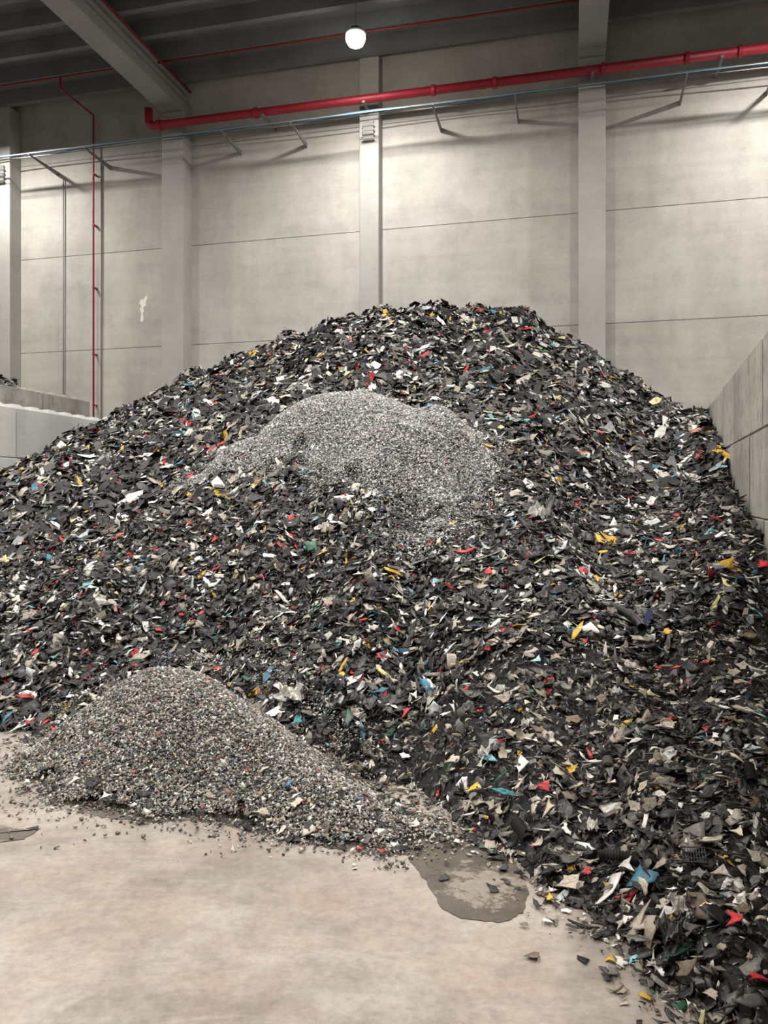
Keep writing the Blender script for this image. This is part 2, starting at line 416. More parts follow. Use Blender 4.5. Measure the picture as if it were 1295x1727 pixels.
pm = [(290,828),(350,790),(425,745),(490,702),(550,676),(610,676),(690,694),(765,720),(815,752),(830,785),(815,815),(785,845),(740,868),(700,880),(665,862),(610,845),(545,826),(520,800),(470,790),(400,806),(345,828)]
PM = chaikin([sight(x, y, HB) for x, y in pm], 2)
MM = Mound(PM, .75, .9, .11, rag=.12)
def sstep(x): x = np.clip(x, 0, 1); return x*x*(3-2*x)
def Hmid(X, Y):
    X = np.asarray(X, float); Y = np.asarray(Y, float); d = MM.dist(X, Y)
    w_ = sstep(d/.5)
    front = sstep((d+.03)/.14)
    base = Hs(X, Y, False)*w_+Hm(X, Y)*(1-w_)
    return np.where(d > -.02, np.maximum(base, Hm(X, Y)-.02*w_) + MM.off(X, Y)*front + .04, -.1)
def Hall(X, Y): return np.maximum(np.maximum(Hm(X, Y), Hf(X, Y)), np.maximum(Hmid(X, Y), 0))

# ---------------------------------------------------------------- shard templates
def M_hat(P, Q):
    m = P+Q; return m/(np.linalg.norm(m, axis=1, keepdims=True)+1e-6)
def poly_outline(k, rg, sub=1):
    a = np.sort((np.arange(k)+rg.uniform(-.38, .38, k))*2*math.pi/k); r = rg.uniform(.5, 1.0, k)
    P = np.stack([r*np.cos(a), r*np.sin(a)], -1)
    for _ in range(sub):
        Q = np.roll(P, -1, 0); L_ = np.linalg.norm(Q-P, axis=1, keepdims=True)
        M_ = P*.5+Q*.5+rg.uniform(-.2, .07, (len(P), 1))*M_hat(P, Q)*L_
        P = np.stack([P, M_], 1).reshape(-1, 2)
    return P
def shard_tpl(rg, sub=1, rings=2, th=.03, bend=None):
    out = poly_outline(int(rg.integers(3, 7)), rg, sub)*.58; nang = len(out)
    if bend is None: bend = rg.uniform(-.45, .45) if rg.uniform() < .75 else rg.choice([-1, 1])*rg.uniform(.8, 1.5)
    tw = rg.uniform(-.3, .3)
    xy = np.concatenate([np.array([[0, 0]])] + [out*(i/rings) for i in range(1, rings+1)])
    z = bend*xy[:, 0]**2+tw*xy[:, 0]*xy[:, 1]+rg.uniform(-.012, .012, len(xy))
    t = np.column_stack([xy, z]); bt = t.copy(); bt[:, 2] -= th; n = len(t); V = np.concatenate([t, bt]); Fc = []
    for k in range(nang):
        k2 = (k+1) % nang
        Fc.append((0, 1+k, 1+k2)); Fc.append((n, n+1+k2, n+1+k))
        for r in range(rings-1):
            a0 = 1+r*nang+k; a1 = 1+r*nang+k2
            Fc.append((a0, a0+nang, a1+nang, a1)); Fc.append((n+a1, n+a1+nang, n+a0+nang, n+a0))
        a0 = 1+(rings-1)*nang+k; a1 = 1+(rings-1)*nang+k2
        Fc.append((a0, n+a0, n+a1, a1))
    return V, Fc
def thin_tpl(rg):
    xs = np.array([-.5, -.18, .18, .5]); w = rg.uniform(.25, .5, (2, 4)); w[:, 0] *= rg.uniform(.2, 1); w[:, 3] *= rg.uniform(.2, 1)
    be = rg.uniform(-.6, .6); V = []
    for s, ww in ((-1, w[0]), (1, w[1])):
        for i in range(4): V.append((xs[i]+rg.uniform(-.1, .1), s*ww[i], be*xs[i]**2+s*rg.uniform(-.06, .06)))
    return np.array(V), [(0,1,5,4), (1,2,6,5), (2,3,7,6)]
def prism_tpl(rg):
    a = np.array([0, 2.1, 4.2])+rg.uniform(-.5, .5, 3); r = rg.uniform(.35, .6, 3); h = rg.uniform(.12, .35)
    b = np.stack([r*np.cos(a), r*np.sin(a)], -1)
    V = np.concatenate([np.column_stack([b, np.full(3, -h/2)]), np.column_stack([b*rg.uniform(.7, 1), np.full(3, h/2)])])
    return V, [(2,1,0), (3,4,5), (0,1,4,3), (1,2,5,4), (2,0,3,5)]
def tetra_tpl(rg):
    V = np.array([(-.5,-.3,0), (.5,-.25,0), (0,.5,0), (0,0,.35)])+rg.uniform(-.15, .15, (4, 3))
    return V, [(0,1,3), (1,2,3), (2,0,3), (2,1,0)]
def place(tpls, P, Nn, Ls, Ws, tilt, cols_):
    M = len(P); r = rng.normal(size=(M, 3)); nn = Nn+r*tilt; nn /= np.linalg.norm(nn, axis=1, keepdims=True)
    q = rng.normal(size=(M, 3)); q -= nn*(q*nn).sum(1, keepdims=True); q /= np.linalg.norm(q, axis=1, keepdims=True)
    bq = np.cross(nn, q); idx = rng.integers(0, len(tpls), M); out = []
    for k, (tv, tf) in enumerate(tpls):
        s = idx == k
        if not s.any(): continue
        v = (P[s, None, :] + tv[None, :, 0:1]*Ls[s, None, None]*q[s, None, :] + tv[None, :, 1:2]*Ws[s, None, None]*bq[s, None, :]
             + tv[None, :, 2:3]*(Ls[s, None, None]*.6+Ws[s, None, None]*.4)*nn[s, None, :])
        out.append((v, tf, cols_[s]))
    return out
def build(name, base, chunks, mats):
    Vs, Ls_, Tot, Cs, Mi = [], [], [], [], []; off = 0
    if base is not None:
        bv, bf = base
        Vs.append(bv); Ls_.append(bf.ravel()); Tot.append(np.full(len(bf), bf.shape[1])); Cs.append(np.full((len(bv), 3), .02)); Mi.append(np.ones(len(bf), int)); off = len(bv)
    for v, tf, c in chunks:
        m, n, _ = v.shape; flat = np.array([i for f in tf for i in f]); tot = np.array([len(f) for f in tf])
        Vs.append(v.reshape(-1, 3)); Ls_.append((flat[None, :]+(np.arange(m)*n)[:, None]+off).ravel()); Tot.append(np.tile(tot, m))
        Cs.append(np.repeat(c, n, 0)); Mi.append(np.zeros(m*len(tf), int)); off += m*n
    V = np.concatenate(Vs).astype(np.float32); Lp = np.concatenate(Ls_).astype(np.int32); Tt = np.concatenate(Tot).astype(np.int32)
    Cc = np.concatenate(Cs); mi = np.concatenate(Mi).astype(np.int32)
    me = bpy.data.meshes.new(name); me.vertices.add(len(V)); me.vertices.foreach_set("co", V.ravel())
    me.loops.add(len(Lp)); me.loops.foreach_set("vertex_index", Lp)
    me.polygons.add(len(Tt)); me.polygons.foreach_set("loop_start", np.concatenate([[0], np.cumsum(Tt)[:-1]]).astype(np.int32))
    for m in mats: me.materials.append(m)
    me.polygons.foreach_set("material_index", mi)
    at = me.attributes.new("Col", 'FLOAT_COLOR', 'POINT'); at.data.foreach_set("color", np.column_stack([Cc, np.ones(len(Cc))]).astype(np.float32).ravel())
    me.update(calc_edges=True)
    o = bpy.data.objects.new(name, me); C.objects.link(o); return o
PAL = [((.007,.007,.008),34), ((.014,.014,.015),21), ((.028,.028,.029),12), ((.06,.059,.058),7), ((.13,.125,.115),6), ((.13,.10,.075),2.5),
       ((.29,.26,.21),5.5), ((.50,.46,.385),5.8), ((.76,.75,.72),6.6), ((.42,.45,.45),1.8), ((.50,.03,.035),1.2), ((.45,.16,.12),.3), ((.06,.22,.32),.6),
       ((.18,.42,.46),.65), ((.70,.43,.05),.9), ((.03,.12,.07),.3), ((.05,.06,.16),.3), ((.58,.52,.24),.3)]
PALN = [((.008,.008,.008),26), ((.016,.016,.017),18), ((.034,.033,.032),14), ((.072,.068,.063),11), ((.15,.14,.122),9), ((.15,.115,.085),5),
       ((.30,.26,.20),8), ((.49,.44,.36),8.5), ((.72,.70,.66),6.5), ((.42,.45,.45),1.2), ((.50,.03,.035),1.0), ((.06,.22,.32),.4),
       ((.18,.40,.44),.45), ((.68,.42,.05),.6), ((.03,.12,.07),.3), ((.58,.52,.24),.3)]
PALG = [((.035,.033,.031),16), ((.08,.075,.069),16), ((.16,.15,.135),18), ((.25,.235,.21),18), ((.39,.37,.33),13), ((.60,.58,.53),9.5),
        ((.34,.06,.05),1.4), ((.07,.15,.25),1.2), ((.45,.30,.10),.9), ((.20,.14,.09),6), ((.08,.18,.12),.5)]
PALM = [((.05,.05,.05),12), ((.10,.099,.097),15), ((.18,.178,.172),20), ((.28,.277,.268),22), ((.40,.395,.38),16), ((.56,.555,.54),8),
        ((.34,.06,.06),.5), ((.07,.15,.25),.7), ((.45,.30,.10),.4), ((.20,.16,.13),3)]
def pick(pal, n):
    w_ = np.array([p[1] for p in pal], float); i = rng.choice(len(pal), n, p=w_/w_.sum()); c = np.array([p[0] for p in pal])[i]
    return c*rng.uniform(.7, 1.25, (n, 1))

# ---- main heap
NB, NY = 300, 330
B_, Y_ = np.meshgrid(np.linspace(-1.25, .95, NB), np.linspace(2.0, 18.6, NY), indexing='ij')
X_ = B_*Y_; Z_ = Hm(X_, Y_)
bv = np.stack([X_, Y_, Z_-.03], -1).reshape(-1, 3)
ii, jj = np.meshgrid(np.arange(NB-1), np.arange(NY-1), indexing='ij'); a = (ii*NY+jj).ravel()
bf = np.stack([a, a+NY, a+NY+1, a+1], -1)
ok = inside(bv[:, 0], bv[:, 1], .02) & (bv[:, 2] > -.05)
over = (bv[:, 1] > 10.7) & (bv[:, 2] > 3.02) & (bv[:, 0] < 1.02+.329*bv[:, 1]+.5) & (bv[:, 0] > 0) & (bv[:, 1] < D0-.2456*bv[:, 0]-.55)
ok |= over
bf = bf[ok[bf].all(1)]
def sample(n, y0, y1, b0=-.64, b1=.62):
    Y = np.sqrt(rng.uniform(y0*y0, y1*y1, n)); X = rng.uniform(b0, b1, n)*Y
    h = Hm(X, Y); k = (h > -.01) & (inside(X, Y, .06) | ((Y > 10.7) & (h > 3.02) & (X < 1.02+.329*Y+.5) & (X > 0) & (Y < D0-.2456*X-.6)))
    return X[k], Y[k], h[k]
def crowd(n, y0, y1, tpls, lm, tilt, lift, pal=PAL):
    X, Y, h = sample(n, y0, y1); m = len(X)
    L_ = lm*np.exp(np.clip(rng.normal(0, .46, m), -1.1, .95)); W_ = L_*rng.uniform(.14, .75, m)
    Nn = normal(Hm, X, Y, .1); P = np.stack([X, Y, h], -1)+Nn*rng.uniform(-.02, lift, (m, 1))
    P[:, 2] = np.maximum(P[:, 2], .012)
    return place(tpls, P, Nn, L_, W_, tilt, pick(pal, m))
near = [shard_tpl(rng) for _ in range(60)]
far = [thin_tpl(rng) for _ in range(50)]
ch = crowd(8500, 2.1, 5.0, near, .080, .28, .03, PALN)
ch += crowd(13000, 2.1, 5.0, near, .036, .42, .035, PALN)
ch += crowd(30000, 5.0, 8.2, near, .100, .27, .06)
ch += crowd(22000, 5.0, 8.2, far, .045, .4, .065)
ch += crowd(92000, 8.2, 15.5, far, .108, .27, .07)
n = 70000; Y = rng.uniform(2.1, 5.6, n); b_ = rng.uniform(-.6, .6, n); X = b_*Y; gap = footd(b_)-Y
k = (gap > -.02) & (rng.uniform(size=n) < .34*np.exp(-np.maximum(gap, 0)/.11)) & inside(X, Y, .1); X = X[k]; Y = Y[k]; m = len(X)
L_ = .038*np.exp(np.clip(rng.normal(0, .6, m), -1.4, 1.0))
ch += place(near, np.stack([X, Y, rng.uniform(.006, .02, m)], -1), np.tile([0, 0, 1.], (m, 1)), L_, L_*rng.uniform(.3, .8, m), .08, pick(PALN, m))
m = 900; Xw = rng.uniform(-8.3, -7.3, m); Yw = rng.uniform(12.5, 15.2, m); Xw += .2456*(Yw-14.6)
ch += place(far, np.stack([Xw, Yw, 3.86+rng.uniform(0, .12, m)], -1), np.tile([0, 0, 1.], (m, 1)), np.full(m, .11), np.full(m, .06), .4, pick(PALN, m))
def edgeflakes(n, Mo, H, size, lo, hi):
    P = Mo.P; x0, y0 = P.min(0)-.2; x1, y1 = P.max(0)+.2
    X = rng.uniform(x0, x1, n); Y = rng.uniform(y0, y1, n); d = Mo.dist(X, Y); k = (d > lo) & (d < hi) & (rng.uniform(size=n) < np.exp(-np.maximum(d, 0)/(hi*.35))); X = X[k]; Y = Y[k]; m = len(X)
    HH = lambda a_, b_: np.maximum(np.maximum(H(a_, b_), Hm(a_, b_)), 0)
    L_ = size*np.exp(np.clip(rng.normal(0, .4, m), -1, .7))
    return place(near, np.stack([X, Y, HH(X, Y)+.02], -1), normal(HH, X, Y, .08), L_, L_*rng.uniform(.3, .8, m), .3, pick(PALN, m))
ch += edgeflakes(1500, MF, Hf, .06, -.15, .35)
ch += edgeflakes(1400, MM, Hmid, .10, -.1, .3)
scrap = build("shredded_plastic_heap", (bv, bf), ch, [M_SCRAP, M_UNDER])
tag(scrap, "huge heap of mostly black shredded plastic flakes with coloured bits", "scrap heap", "stuff")

# ---- granule heaps
def granule(name, H, Mo, res, n, size, tpls, label, margin, pal, bright=1.0, fr=.28, extra=None):
    P = Mo.P; x0, y0 = P.min(0)-.1; x1, y1 = P.max(0)+.1
    xs = np.arange(x0, x1, res); ys = np.arange(y0, y1, res); XX, YY = np.meshgrid(xs, ys, indexing='ij'); ZZ = H(XX, YY)
    g_ = np.maximum(Hm(XX, YY), 0)
    v = np.stack([XX, YY, np.maximum(ZZ-.008, g_-.06)], -1).reshape(-1, 3)
    i, j = np.meshgrid(np.arange(len(xs)-1), np.arange(len(ys)-1), indexing='ij'); a = (i*len(ys)+j).ravel()
    f = np.stack([a, a+len(ys), a+len(ys)+1, a+1], -1)
    dd = Mo.dist(v[:, 0], v[:, 1]); okk = (dd > .05); f = f[okk[f].all(1)]
    X = rng.uniform(x0-margin, x1+margin, n); Y = rng.uniform(y0-margin, y1+margin, n); d = Mo.dist(X, Y)
    keep = (d > 0) | (rng.uniform(size=n) < .75*np.exp(np.minimum(d, 0)/(margin*fr)))
    X, Y = X[keep], Y[keep]
    if extra is not None:
        for (ax, ay), (bx_, by_), wdt, cnt in extra:
            t = rng.uniform(0, 1, cnt)**1.4; X = np.concatenate([X, ax+(bx_-ax)*t+rng.normal(0, wdt, cnt)]); Y = np.concatenate([Y, ay+(by_-ay)*t+rng.normal(0, wdt, cnt)])
    m = len(X)
    HH = lambda a_, b_: np.maximum(np.maximum(H(a_, b_), Hm(a_, b_)), 0)
    z = HH(X, Y); z = z+np.where(Mo.dist(X, Y) < 0, np.where(z > .05, rng.uniform(.02, .065, m), 0), 0)
    Nn = normal(HH, X, Y, .05); s = size*np.exp(rng.normal(0, .32, m))
    c_ = place(tpls, np.stack([X, Y, z+rng.uniform(0, .010, m)+.004], -1), Nn, s, s*rng.uniform(.6, 1, m), .5, pick(pal, m)*bright)
    o = build(name, (v, f), c_, [M_GRAN, M_GCORE]); tag(o, label, "granule heap", "stuff"); return o
granule("plastic_granule_heap", Hf, MF, .04, 140000, .0205, [prism_tpl(rng) for _ in range(20)],
        "low heap of fine grey mixed plastic granules on the floor", .25, PALG, 1.0, .32)
tail = [(sight(755,850,HB), sight(705,925,HB), .16, 7000), (sight(330,825,HB), sight(300,840,HB), .16, 1500)]
granule("plastic_granule_heap", Hmid, MM, .05, 330000, .0235, [tetra_tpl(rng) for _ in range(20)],
        "mound of fine light grey plastic granules lying on the scrap heap", .6, PALM, 1.2, .14, tail)

# ---------------------------------------------------------------- concrete blocks
def block_mesh(name, Ln, h, t, studs, m, g=.012):
    V = []; Fc = []
    def addbox(x0, x1, y0, y1, z0, z1, ch, ins=0):
        o = len(V); rings = [(z0, ch, 0), (z0+ch, 0, 0), (z1-ch, 0, ins), (z1, ch, ins)]
        for z, c_, i_ in rings:
            k = c_+i_
            V.extend([(x0+k,y0+k,z),(x1-k,y0+k,z),(x1-k,y1-k,z),(x0+k,y1-k,z)])
        Fc.append((o+3,o+2,o+1,o)); Fc.append((o+12,o+13,o+14,o+15))
        for r in range(3):
            for k in range(4): a = o+r*4+k; b2 = o+r*4+(k+1) % 4; Fc.append((a, b2, b2+4, a+4))
    addbox(-Ln/2+g, Ln/2-g, -t/2, t/2, .001, h-.001, .012)
    if studs:
        for k in range(4):
            x = -Ln/2+Ln*(k+.5)/4; addbox(x-.14, x+.14, -t/2+.1, t/2-.1, h-.01, h+.075, .02, .05)
    me = bpy.data.meshes.new(name); me.from_pydata(V, [], Fc); me.materials.append(m); me.update(); return me
def blockwall(p0, dirv, n, courses, h, t, Ln, m, studtop, label, group, face_off, g=.012):
    dv = Vector((*dirv, 0)).normalized(); nv = Vector((dv.y, -dv.x, 0))*face_off
    ang = math.atan2(dv.y, dv.x); md = block_mesh("concrete_block", Ln, h, t, False, m, g); ms = block_mesh("studded_block", Ln, h, t, True, m, g) if studtop else md
    proto = bpy.data.objects.new("concrete_block", md)
    for c_ in range(courses):
        for i in range(n):
            o = proto.copy(); o.data = ms if c_ == courses-1 else md; C.objects.link(o)
            o.location = Vector((*p0, 0))+dv*((i+.5)*Ln+(Ln/2 if c_ % 2 else 0))+nv*(t/2+rng.uniform(0, .02))+Vector((0, 0, c_*h)); o.rotation_euler = (0, 0, ang)
            tag(o, label, "concrete block", None, group)
    bpy.data.objects.remove(proto)
blockwall((1.02+.329*1.0, 1.0), (.329, 1), 8, 4, .75, .8, 1.6, M_BLK, False, "grey cast concrete block in retaining wall beside heap", "retaining wall blocks beside the heap", 1, .024)
blockwall((-5.53+.2456*(6.0-11.1), 6.0), (.2456, 1), 7, 4, .75, .8, 1.6, M_BLKL, True, "pale studded concrete block in low retaining wall", "pale retaining wall blocks", -1)
blockwall((-7.27+.2456*(8.0-14.6), 8.0), (.2456, 1), 6, 5, .76, .8, 1.6, M_BLK, True, "beige studded concrete block in taller retaining wall", "taller retaining wall blocks", -1)

# ---------------------------------------------------------------- wet patches
M_WET, nt, b = mat("wet_concrete", (.17,.15,.13), .3)
oc = N(nt, "ShaderNodeTexCoord").outputs["Object"]
v = mapping(nt)
ln = N(nt, "ShaderNodeVectorMath", operation='LENGTH'); nt.links.new(oc, ln.inputs[0])
ad = N(nt, "ShaderNodeMath", operation='MULTIPLY_ADD'); nt.links.new(noise(nt, v, 9, 8, .75), ad.inputs[0]); ad.inputs[1].default_value = .9; nt.links.new(ln.outputs["Value"], ad.inputs[2])
dry = ramp(nt, ad.outputs[0], [(.56, (1,)*3), (.62, (0,)*3)])
wet = ramp(nt, noise(nt, v, 6, 8, .7), [(.35, (.075,.063,.05)), (.65, (.13,.11,.088))])
c = mix(nt, dry, wet, (.26,.225,.185))
c = mix(nt, 1.0, c, ramp(nt, noise(nt, v, 35, 4, .7), [(.3, (.7,)*3), (.65, (1,)*3)]), 'MULTIPLY')
nt.links.new(c, b.inputs["Base Color"])
def puddle(pts, label, z=.003, cen=None, jit=.03):
    P = np.array([fl_(*p) for p in pts]); cen = P.mean(0) if cen is None else np.array(fl_(*cen)); out = []
    n = len(P)
    for i in range(n):
        for k in range(6):
            t = k/6; q = P[i]*(1-t)+P[(i+1) % n]*t; out.append((q-cen)*(1+rng.uniform(-jit, jit)))
    V = [(0, 0, 0)]+[(q[0], q[1], 0) for q in out]; m = len(out)
    o = mkobj("wet_patch", V, [(0, 1+i, 1+(i+1) % m) for i in range(m)], M_WET, label=label, cat="puddle"); o.location = (cen[0], cen[1], z)
puddle([(672,1418),(760,1400),(860,1420),(872,1460),(893,1508),(880,1540),(850,1556),(785,1552),(742,1530),(722,1490),(698,1462)], "dark wet stain on the concrete floor at the heap's foot", cen=(812,1492))
puddle([(-60,1395),(0,1392),(50,1402),(68,1398),(40,1416),(10,1420),(-50,1430)], "small dark wet stain on the concrete floor", cen=(-60,1412))
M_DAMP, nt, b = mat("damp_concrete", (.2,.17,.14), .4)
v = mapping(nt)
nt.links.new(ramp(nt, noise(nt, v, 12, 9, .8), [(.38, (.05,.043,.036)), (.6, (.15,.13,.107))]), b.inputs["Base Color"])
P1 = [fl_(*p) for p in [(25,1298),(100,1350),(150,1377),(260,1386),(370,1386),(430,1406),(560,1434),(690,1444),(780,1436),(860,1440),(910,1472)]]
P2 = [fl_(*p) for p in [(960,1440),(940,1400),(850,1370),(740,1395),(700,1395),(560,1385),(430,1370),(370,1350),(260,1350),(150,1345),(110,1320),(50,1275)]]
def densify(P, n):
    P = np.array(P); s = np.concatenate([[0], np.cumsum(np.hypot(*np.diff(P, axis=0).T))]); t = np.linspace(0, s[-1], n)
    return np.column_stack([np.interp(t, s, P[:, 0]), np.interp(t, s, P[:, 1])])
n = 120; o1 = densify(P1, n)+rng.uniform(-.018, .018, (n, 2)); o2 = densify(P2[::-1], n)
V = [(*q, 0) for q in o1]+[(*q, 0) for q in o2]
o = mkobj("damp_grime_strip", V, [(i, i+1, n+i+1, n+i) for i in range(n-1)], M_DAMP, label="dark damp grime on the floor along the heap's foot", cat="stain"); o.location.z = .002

# ---------------------------------------------------------------- individual pieces
GRP = "loose shredded plastic pieces"
def mesh_from(name, V, Fc, smooth=False):
    me = bpy.data.meshes.new(name); me.from_pydata([tuple(map(float, p)) for p in V], [], Fc); me.materials.append(M_PIECE)
    if smooth: me.polygons.foreach_set("use_smooth", [True]*len(me.polygons))
    me.update(); return me
shards = []
for i in range(36):
    V, Fc = shard_tpl(rng, 2, 4, .03); V = V.copy(); V[:, 1] *= rng.uniform(.45, .9); shards.append(mesh_from("plastic_shard", V, Fc))
strips = []
for i in range(8):
    V, Fc = shard_tpl(rng, 2, 3, .03, rng.uniform(-.4, .4)); V = V.copy(); V[:, 1] *= .17; strips.append(mesh_from("plastic_strip", V, Fc))
def crumple(rg):
    n = 12; V = []; Fc = []
    ph = rg.uniform(0, 6, 8)
    for i in range(n):
        for j in range(n):
            u, w_ = i/(n-1)-.5, j/(n-1)-.5
            z = .16*math.sin(u*9+ph[0])*math.sin(w_*7+ph[1])+.1*math.sin((u+w_)*15+ph[2])+.06*rg.uniform(-1, 1)
            rr = 1-.35*abs(math.sin(2*math.atan2(w_, u)+ph[3]))
            V.append((u*rr+.03*rg.uniform(-1, 1), w_*rr*.75+.03*rg.uniform(-1, 1), z))
    for i in range(n-1):
        for j in range(n-1): a = i*n+j; Fc.append((a, a+n, a+n+1, a+1))
    m = len(V); V += [(x, y, z-.02) for x, y, z in V]; Fc += [tuple(m+k for k in reversed(f)) for f in Fc]
    return V, Fc
films = [mesh_from("crumpled_film", *crumple(rng)) for _ in range(4)]
def hose(curv, length, r=.05, ribs=14):
    n = ribs*4+1; sg = 18; V = []; Fc = []
    def ringset(rf, rev):
        o = len(V)
        for i in range(n):
            t = i/(n-1); a = curv*(t-.5); R = length/max(abs(curv), 1e-3)
            cx_ = R*math.sin(a); cy_ = R*(1-math.cos(a)) if curv > .01 else 0
            if curv <= .01: cx_ = length*(t-.5); a = 0
            rr = rf*(1+.13*math.cos(i*math.pi/2))
            for k in range(sg):
                q = 2*math.pi*k/sg; V.append((cx_-rr*math.cos(q)*math.sin(a), cy_+rr*math.cos(q)*math.cos(a), rr*math.sin(q)))
        for i in range(n-1):
            for k in range(sg):
                f = (o+i*sg+k, o+i*sg+(k+1) % sg, o+(i+1)*sg+(k+1) % sg, o+(i+1)*sg+k); Fc.append(f[::-1] if rev else f)
        return o
    o1 = ringset(r, False); o2 = ringset(r*.85, True)
    for i in (0, n-1):
        for k in range(sg): Fc.append((o1+i*sg+k, o2+i*sg+k, o2+i*sg+(k+1) % sg, o1+i*sg+(k+1) % sg))
    return V, Fc
hoses = [mesh_from("corrugated_pipe_piece", *hose(0, .2, .045, 9)), mesh_from("corrugated_pipe_piece", *hose(.9, .3, .035, 14)), mesh_from("corrugated_pipe_piece", *hose(0, .14, .05, 7))]
long_hose = mesh_from("corrugated_pipe_piece", *hose(.9, .72, .028, 34))
def lid():
    V, Fc = lathe([(.5, 0), (.5, .16), (.46, .16), (.45, .03), (.3, .03), (.28, .06), (.02, .06)], 32); return V, Fc
lids = [mesh_from("plastic_disc", *lid())]
def grate():
    V, Fc = [], []
    def ab(x0, x1, y0, y1, z1=.05):
        o = len(V); V.extend([(x0,y0,0),(x1,y0,0),(x1,y1,0),(x0,y1,0),(x0,y0,z1),(x1,y0,z1),(x1,y1,z1),(x0,y1,z1)])
        Fc.extend([tuple(o+i for i in f) for f in [(3,2,1,0),(4,5,6,7),(0,1,5,4),(1,2,6,5),(2,3,7,6),(3,0,4,7)]])
    for k in range(9): ab(-.5+k*.12, -.46+k*.12, -.35, .35)
    for y in (-.35, -.12, .12, .31): ab(-.5, .5, y, y+.04, .06)
    return V, Fc
grates = [mesh_from("plastic_grate", *grate())]
CN = {"black": (.011,.011,.012), "charcoal": (.03,.03,.031), "grey": (.13,.128,.12), "beige": (.38,.33,.265), "white": (.68,.67,.63), "brown": (.16,.12,.08),
      "red": (.45,.02,.03), "blue": (.06,.24,.36), "teal": (.06,.28,.31), "yellow": (.68,.40,.04), "dark green": (.03,.12,.07), "cream": (.52,.465,.36), "navy": (.03,.04,.12), "pale blue": (.30,.46,.52)}
CAT = {"plastic_shard": "plastic scrap", "plastic_strip": "plastic scrap", "crumpled_film": "plastic film", "corrugated_pipe_piece": "hose", "plastic_disc": "lid", "plastic_grate": "grate"}
DESC = {"plastic_shard": "jagged {} plastic shard", "plastic_strip": "narrow {} plastic strip", "crumpled_film": "crumpled {} plastic film scrap", "corrugated_pipe_piece": "{} corrugated plastic pipe piece",
        "plastic_disc": "round {} plastic lid", "plastic_grate": "broken {} plastic grate"}
protos = {}
count = 0
def put(me, X, Y, size, colour, tilt=.2, lift=.05, yaw=None):
    global count
    kind = me.name.split('.')[0]
    if me.name not in protos: protos[me.name] = bpy.data.objects.new(kind, me)
    o = protos[me.name].copy(); C.objects.link(o)
    h = float(Hall(np.array([X]), np.array([Y]))[0]); onfloor = h < .02
    n = Vector(normal(Hall, np.array([X]), np.array([Y]), .1)[0])
    if onfloor: n = Vector((0, 0, 1)); tilt *= .3
    n = (n+Vector(rng.normal(size=3))*tilt).normalized()
    q = n.to_track_quat('Z', 'Y').to_matrix() @ Matrix.Rotation(rng.uniform(0, 6.28) if yaw is None else yaw, 3, 'Z')
    o.matrix_world = Matrix.LocRotScale(Vector((X, Y, h+lift)), q.to_quaternion(), Vector((size,)*3))
    if onfloor:
        bpy_z = min((o.matrix_world @ v.co).z for v in me.vertices); o.location.z += .003-bpy_z
    cc = np.array(CN[colour])*rng.uniform(.8, 1.2); o.color = (*cc, 1)
    tag(o, DESC[kind].format(colour)+(" lying on the concrete floor" if onfloor else " on the shredded plastic heap"), CAT[kind], None, GRP)
    count += 1; return o
def R(l): return l[int(rng.integers(0, len(l)))]
def px(me, x, y, size, colour, **kw):
    X, Y = sight(x, y); return put(me, X, Y, size, colour, **kw)
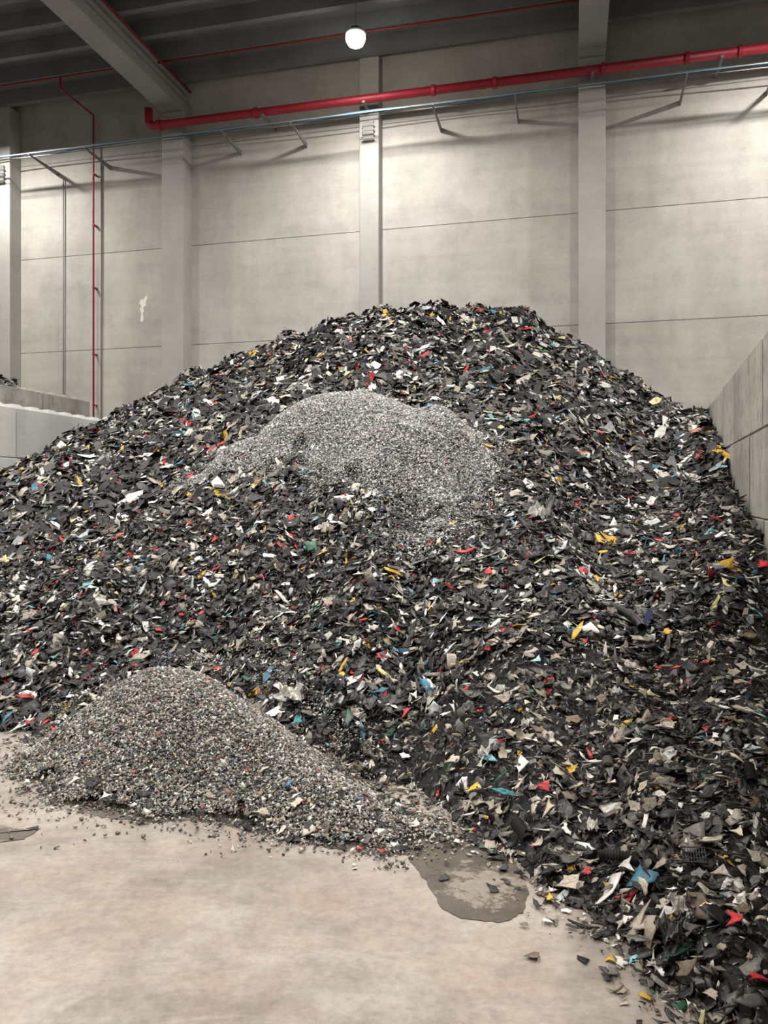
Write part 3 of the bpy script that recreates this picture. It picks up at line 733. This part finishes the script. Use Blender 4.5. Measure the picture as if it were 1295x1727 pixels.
SP = [
 (long_hose, 1060, 1055, 1.0, "black", dict(tilt=.0, lift=.075, yaw=.8)),
 (hoses[0], 880, 1422, .6, "charcoal", dict(lift=.05, yaw=-.5)), (hoses[1], 940, 1425, .45, "black", dict(lift=.04)), (hoses[2], 1025, 1305, .5, "grey", dict(lift=.05)),
 (hoses[0], 1265, 1325, .5, "black", dict(lift=.05)), (hoses[1], 1045, 1465, .6, "black", dict(lift=.05)), (hoses[2], 598, 1275, .5, "black", dict(lift=.04)),
 (grates[0], 1170, 1470, .09, "black", dict(lift=.06)),
 (lids[0], 1125, 1243, .07, "cream", dict(lift=.06)), (lids[0], 1262, 1085, .08, "brown", dict(lift=.04)),
 (films[0], 490, 1192, .22, "white", dict(lift=.09)), (films[1], 855, 1444, .07, "white", dict(lift=.03)), (films[2], 1130, 1600, .14, "grey", dict(lift=.07)), (films[3], 1160, 1240, .11, "grey", {}),
 (films[0], 1145, 1550, .10, "white", {}), (films[1], 45, 1280, .12, "white", {}), (films[2], 910, 875, .3, "white", {}),
 (shards[0], 797, 1343, .13, "yellow", {}), (shards[1], 725, 1386, .09, "blue", {}), (strips[0], 855, 1352, .22, "teal", dict(yaw=.1, tilt=.1)), (shards[2], 900, 1447, .05, "red", {}),
 (shards[3], 507, 1230, .16, "teal", {}), (shards[4], 685, 1215, .14, "red", {}), (shards[5], 1118, 830, .26, "yellow", {}), (shards[6], 228, 1110, .18, "red", {}), (shards[7], 213, 1100, .18, "pale blue", {}),
 (shards[8], 1235, 1578, .12, "red", dict(lift=.06)), (shards[9], 1280, 1690, .11, "red", dict(lift=.07)), (shards[10], 1120, 1240, .15, "white", {}), (shards[11], 500, 1370, .09, "cream", {}), (shards[12], 405, 1362, .1, "charcoal", dict(lift=.04, tilt=.6)),
 (shards[13], 125, 1330, .12, "white", {}), (shards[14], 160, 1335, .16, "black", {}), (shards[15], 440, 1385, .1, "beige", {}), (shards[16], 318, 722, .3, "red", {}), (shards[17], 590, 955, .2, "yellow", {}),
 (shards[18], 968, 935, .26, "white", {}), (shards[19], 1030, 920, .24, "yellow", {}), (shards[20], 370, 965, .2, "red", {}), (shards[21], 640, 980, .2, "white", {}), (shards[22], 555, 1025, .22, "beige", {}),
 (shards[23], 880, 1305, .15, "white", {}), (shards[24], 845, 1180, .11, "red", {}), (shards[25], 905, 1125, .12, "pale blue", {}), (shards[26], 440, 985, .2, "red", {}), (shards[27], 760, 1360, .1, "charcoal", {}),
 (strips[1], 770, 1395, .12, "beige", {}), (strips[2], 985, 1533, .14, "beige", dict(tilt=.05)), (strips[3], 1275, 1420, .14, "white", {}), (strips[4], 1100, 1430, .16, "black", {}),
 (shards[28], 1125, 1300, .13, "beige", {}), (shards[30], 990, 1490, .08, "red", {}), (shards[31], 850, 1212, .11, "blue", {}), (shards[32], 10, 1185, .25, "beige", {}),
 (shards[33], 60, 1400, .1, "charcoal", {}), (shards[34], 960, 1315, .08, "yellow", {}), (shards[35], 1185, 1550, .06, "yellow", {}), (shards[0], 820, 1105, .12, "red", {}), (shards[2], 130, 820, .22, "yellow", {})]
for me, x, y, s, c_, kw in SP: px(me, x, y, s, c_, **kw)
for x, y in [(600,1375),(650,1395),(690,1380),(730,1410),(560,1400),(470,1392),(620,1345),(670,1350),(520,1395),(705,1402),(90,1320),(180,1352),(750,1385),(640,1412),(580,1352),(815,1400),(790,1412),(640,1330),(605,1320),(700,1362),(745,1340),(560,1310),(680,1315),(720,1330),(540,1270),(450,1170),(60,1250),(110,1180)]:
    px(R(shards), x+rng.uniform(-8, 8), y+rng.uniform(-6, 6), .08, R(["white","beige","charcoal","grey","black","cream","charcoal","brown","black"]), lift=.025)
cl = ["black"]*28+["charcoal"]*24+["grey"]*15+["beige"]*13+["white"]*9+["cream"]*6+["brown"]*6+["red"]*2+["pale blue"]*1+["yellow"]*1+["dark green"]*1
tries = 0; taken = []
while count < 300 and tries < 40000:
    tries += 1
    Y = math.sqrt(rng.uniform(2.3**2, 4.6**2)); b_ = rng.uniform(.0, .49); X = b_*Y
    h = float(Hm(np.array([X]), np.array([Y]))[0])
    if not inside(np.array([X]), np.array([Y]), .12)[0] or EYE*F/Y - h*F/Y + HY > 1735: continue
    foot = float(footd(b_))
    if h < 0 and (Y < foot-.14 or rng.uniform() > .3): continue
    if any((X-p)**2+(Y-q_)**2 < .06**2 for p, q_ in taken): continue
    taken.append((X, Y)); q = rng.uniform()
    if q < .78: put(R(shards), X, Y, .088*math.exp(np.clip(rng.normal(0, .3), -.8, .4)), R(cl), .2, .05)
    elif q < .95: put(R(strips), X, Y, .14*math.exp(rng.normal(0, .25)), R(cl), .2, .05)
    else: put(R(films), X, Y, .08, "white" if rng.uniform() < .5 else "grey", .25, .06)

# ---------------------------------------------------------------- camera
cam = bpy.data.cameras.new("camera"); cam.sensor_fit = 'VERTICAL'; cam.sensor_height = 36; cam.sensor_width = 27
cam.lens = F/1727*36; cam.shift_y = -(1727/2-HY)/1727; cam.clip_end = 200
co = bpy.data.objects.new("camera", cam); C.objects.link(co); co.location = (0, 0, EYE); co.rotation_euler = (math.radians(90), 0, 0)
bpy.context.scene.camera = co
print("pieces", count)
